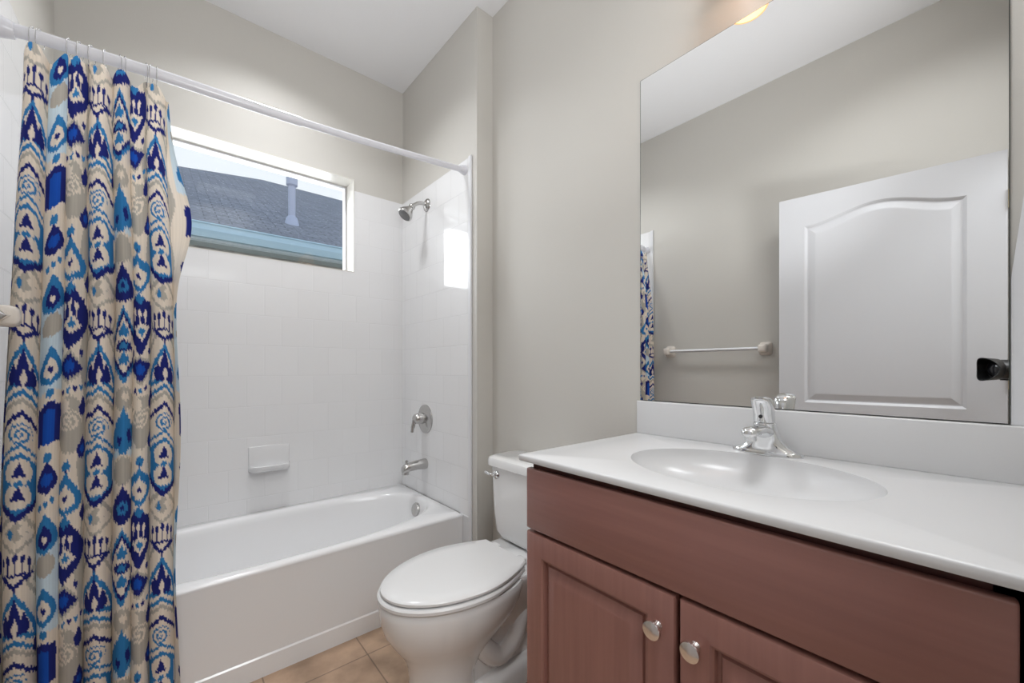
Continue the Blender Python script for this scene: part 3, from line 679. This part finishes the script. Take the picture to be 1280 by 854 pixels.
for pn in panels:
    L0 = [bm.verts.new(p_) for p_ in arch_loop(*pn, 0, 0)]; n = len(L0)
    edges += [bm.edges.new((L0[i], L0[(i+1) % n])) for i in range(n)]
    prev = L0
    for i, dpt in ((.006, -.004), (.012, -.009), (.018, -.009), (.045, -.002), (.050, -.0015)):
        cur_ = [bm.verts.new(p_) for p_ in arch_loop(*pn, i, dpt)]
        for j in range(n): bm.faces.new((prev[j], prev[(j+1) % n], cur_[(j+1) % n], cur_[j]))
        prev = cur_
    bm.faces.new(prev)
bmesh.ops.triangle_fill(bm, use_beauty=True, edges=edges)
bk = [bm.verts.new(p_) for p_ in [dp(0, -dt, .012), dp(dw, -dt, .012), dp(dw, -dt, dh), dp(0, -dt, dh)]]
for i in range(4): bm.faces.new((ov_[i], ov_[(i+1) % 4], bk[(i+1) % 4], bk[i]))
bm.faces.new(bk[::-1])
dr = struct('door_1', bm, M['door_paint'], label='white moulded arch panel door open against the left wall, seen in the mirror')
for z in (.25, 1.05, 1.82):
    bm = B(); tube(bm, [dp(-.006, .004, z-.04), dp(-.006, .004, z+.04)], .006, 12); obj('hinge', bm, M['hinge'], dr)

# ------------------------------------------------------------------ camera on a tripod (its lens shows in the mirror)
fv = Vector((math.sin(math.radians(40.346)), math.cos(math.radians(40.346)), 0)); rv = Vector((fv.y, -fv.x, 0))
pc = Vector((0, 0, 1.098))-fv*.075-rv*.045
ct = thing('camera', 'black camera with a petal lens hood on a tripod, reflected at the mirror edge', 'camera', (pc.x, pc.y, 0))
def cl(along, right, up): return pc+fv*along+rv*right+Vector((0, 0, up))
bm = B(); n = 48; loops = []
def ring(al, r, petal=0): return [cl(al+petal*(.5+.5*math.cos(2*t))*(1 if math.sin(t) > -2 else 1), r*math.sin(t), r*math.cos(t)) for t in (2*PI*k/n for k in range(n))]
loft(bm, [ring(.0, .037), ring(.006, .042), ring(.030, .046, .022), ring(.030, .043, .022), ring(.004, .036)], False, False); obj('lens_hood', bm, M['black'], ct, 40)
bm = B(); lathe(bm, cl(-.07, 0, 0), fv, [(.034, 0), (.036, .004), (.036, .03), (.038, .032), (.038, .055), (.036, .058), (.036, .076)], 36); ln = obj('lens', bm, M['black'], ct, 40)
bm = B(); lathe(bm, cl(.004, 0, 0), fv, [(.034, 0), (.030, .005), (.016, .010), (.001, .011)], 36); obj('lens_glass', bm, M['lens'], ln, 40)
def obox(bm, a0, a1, r0, r1, u0, u1):
    L = lambda a: [cl(a, r0, u0), cl(a, r1, u0), cl(a, r1, u1), cl(a, r0, u1)]
    loft(bm, [L(a0), L(a1)])
bm = B(); obox(bm, -.125, -.068, -.066, .066, -.045, .035); obox(bm, -.120, -.075, -.028, .028, .035, .060); obox(bm, -.122, -.055, -.066, -.042, -.042, .030); obj('camera_body', bm, M['black'], ct)
bm = B(); tube(bm, [cl(-.09, 0, -.045), cl(-.09, 0, -.09), cl(-.09, 0, -.55)], [.028, .014, .014], 14); obj('tripod_column', bm, M['black'], ct, 40)
for k in range(3):
    a = 2*PI*k/3+.3; top_ = cl(-.09, 0, -.20); ft = Vector((top_.x+.17*math.cos(a), top_.y+.17*math.sin(a), .0)); 
    bm = B(); tube(bm, [top_, top_.lerp(ft, .5), ft], [.014, .012, .010], 12); obj('tripod_leg', bm, M['black'], ct, 40)

# ------------------------------------------------------------------ vanity light above the mirror
vl = thing('vanity_light', 'warm frosted glass light fixture on the wall above the mirror', 'light fixture', (XR, .36, 2.26))
bm = B(); box(bm, XR-.025, XR, .16, .56, 2.25, 2.34, .006); obj('back_plate', bm, M['satin'], vl, 40)
for y in (.46, .26):
    bm = B(); tube(bm, catmull([(XR-.02, y, 2.295), (XR-.08, y, 2.31), (XR-.115, y, 2.30)], 4), .009, 12); obj('lamp_arm', bm, M['satin'], vl, 50)
    bm = B(); cxs = XR-.118
    loft(bm, [[(cxs+r*math.cos(t), y+r*math.sin(t), z) for t in (2*PI*k/32 for k in range(32))] for r, z in ((.012, 2.305), (.030, 2.30), (.045, 2.27), (.053, 2.22), (.054, 2.172), (.050, 2.173), (.048, 2.22), (.040, 2.265))], True, False)
    obj('lamp_shade', bm, M['lampglass'], vl, 50)
    L = bpy.data.lights.new('bulb_light', 'POINT'); L.energy = .18; L.color = (1, .95, .88); L.shadow_soft_size = .03
    o = bpy.data.objects.new('bulb_light', L); C.objects.link(o); o.location = (cxs, y, 2.20)
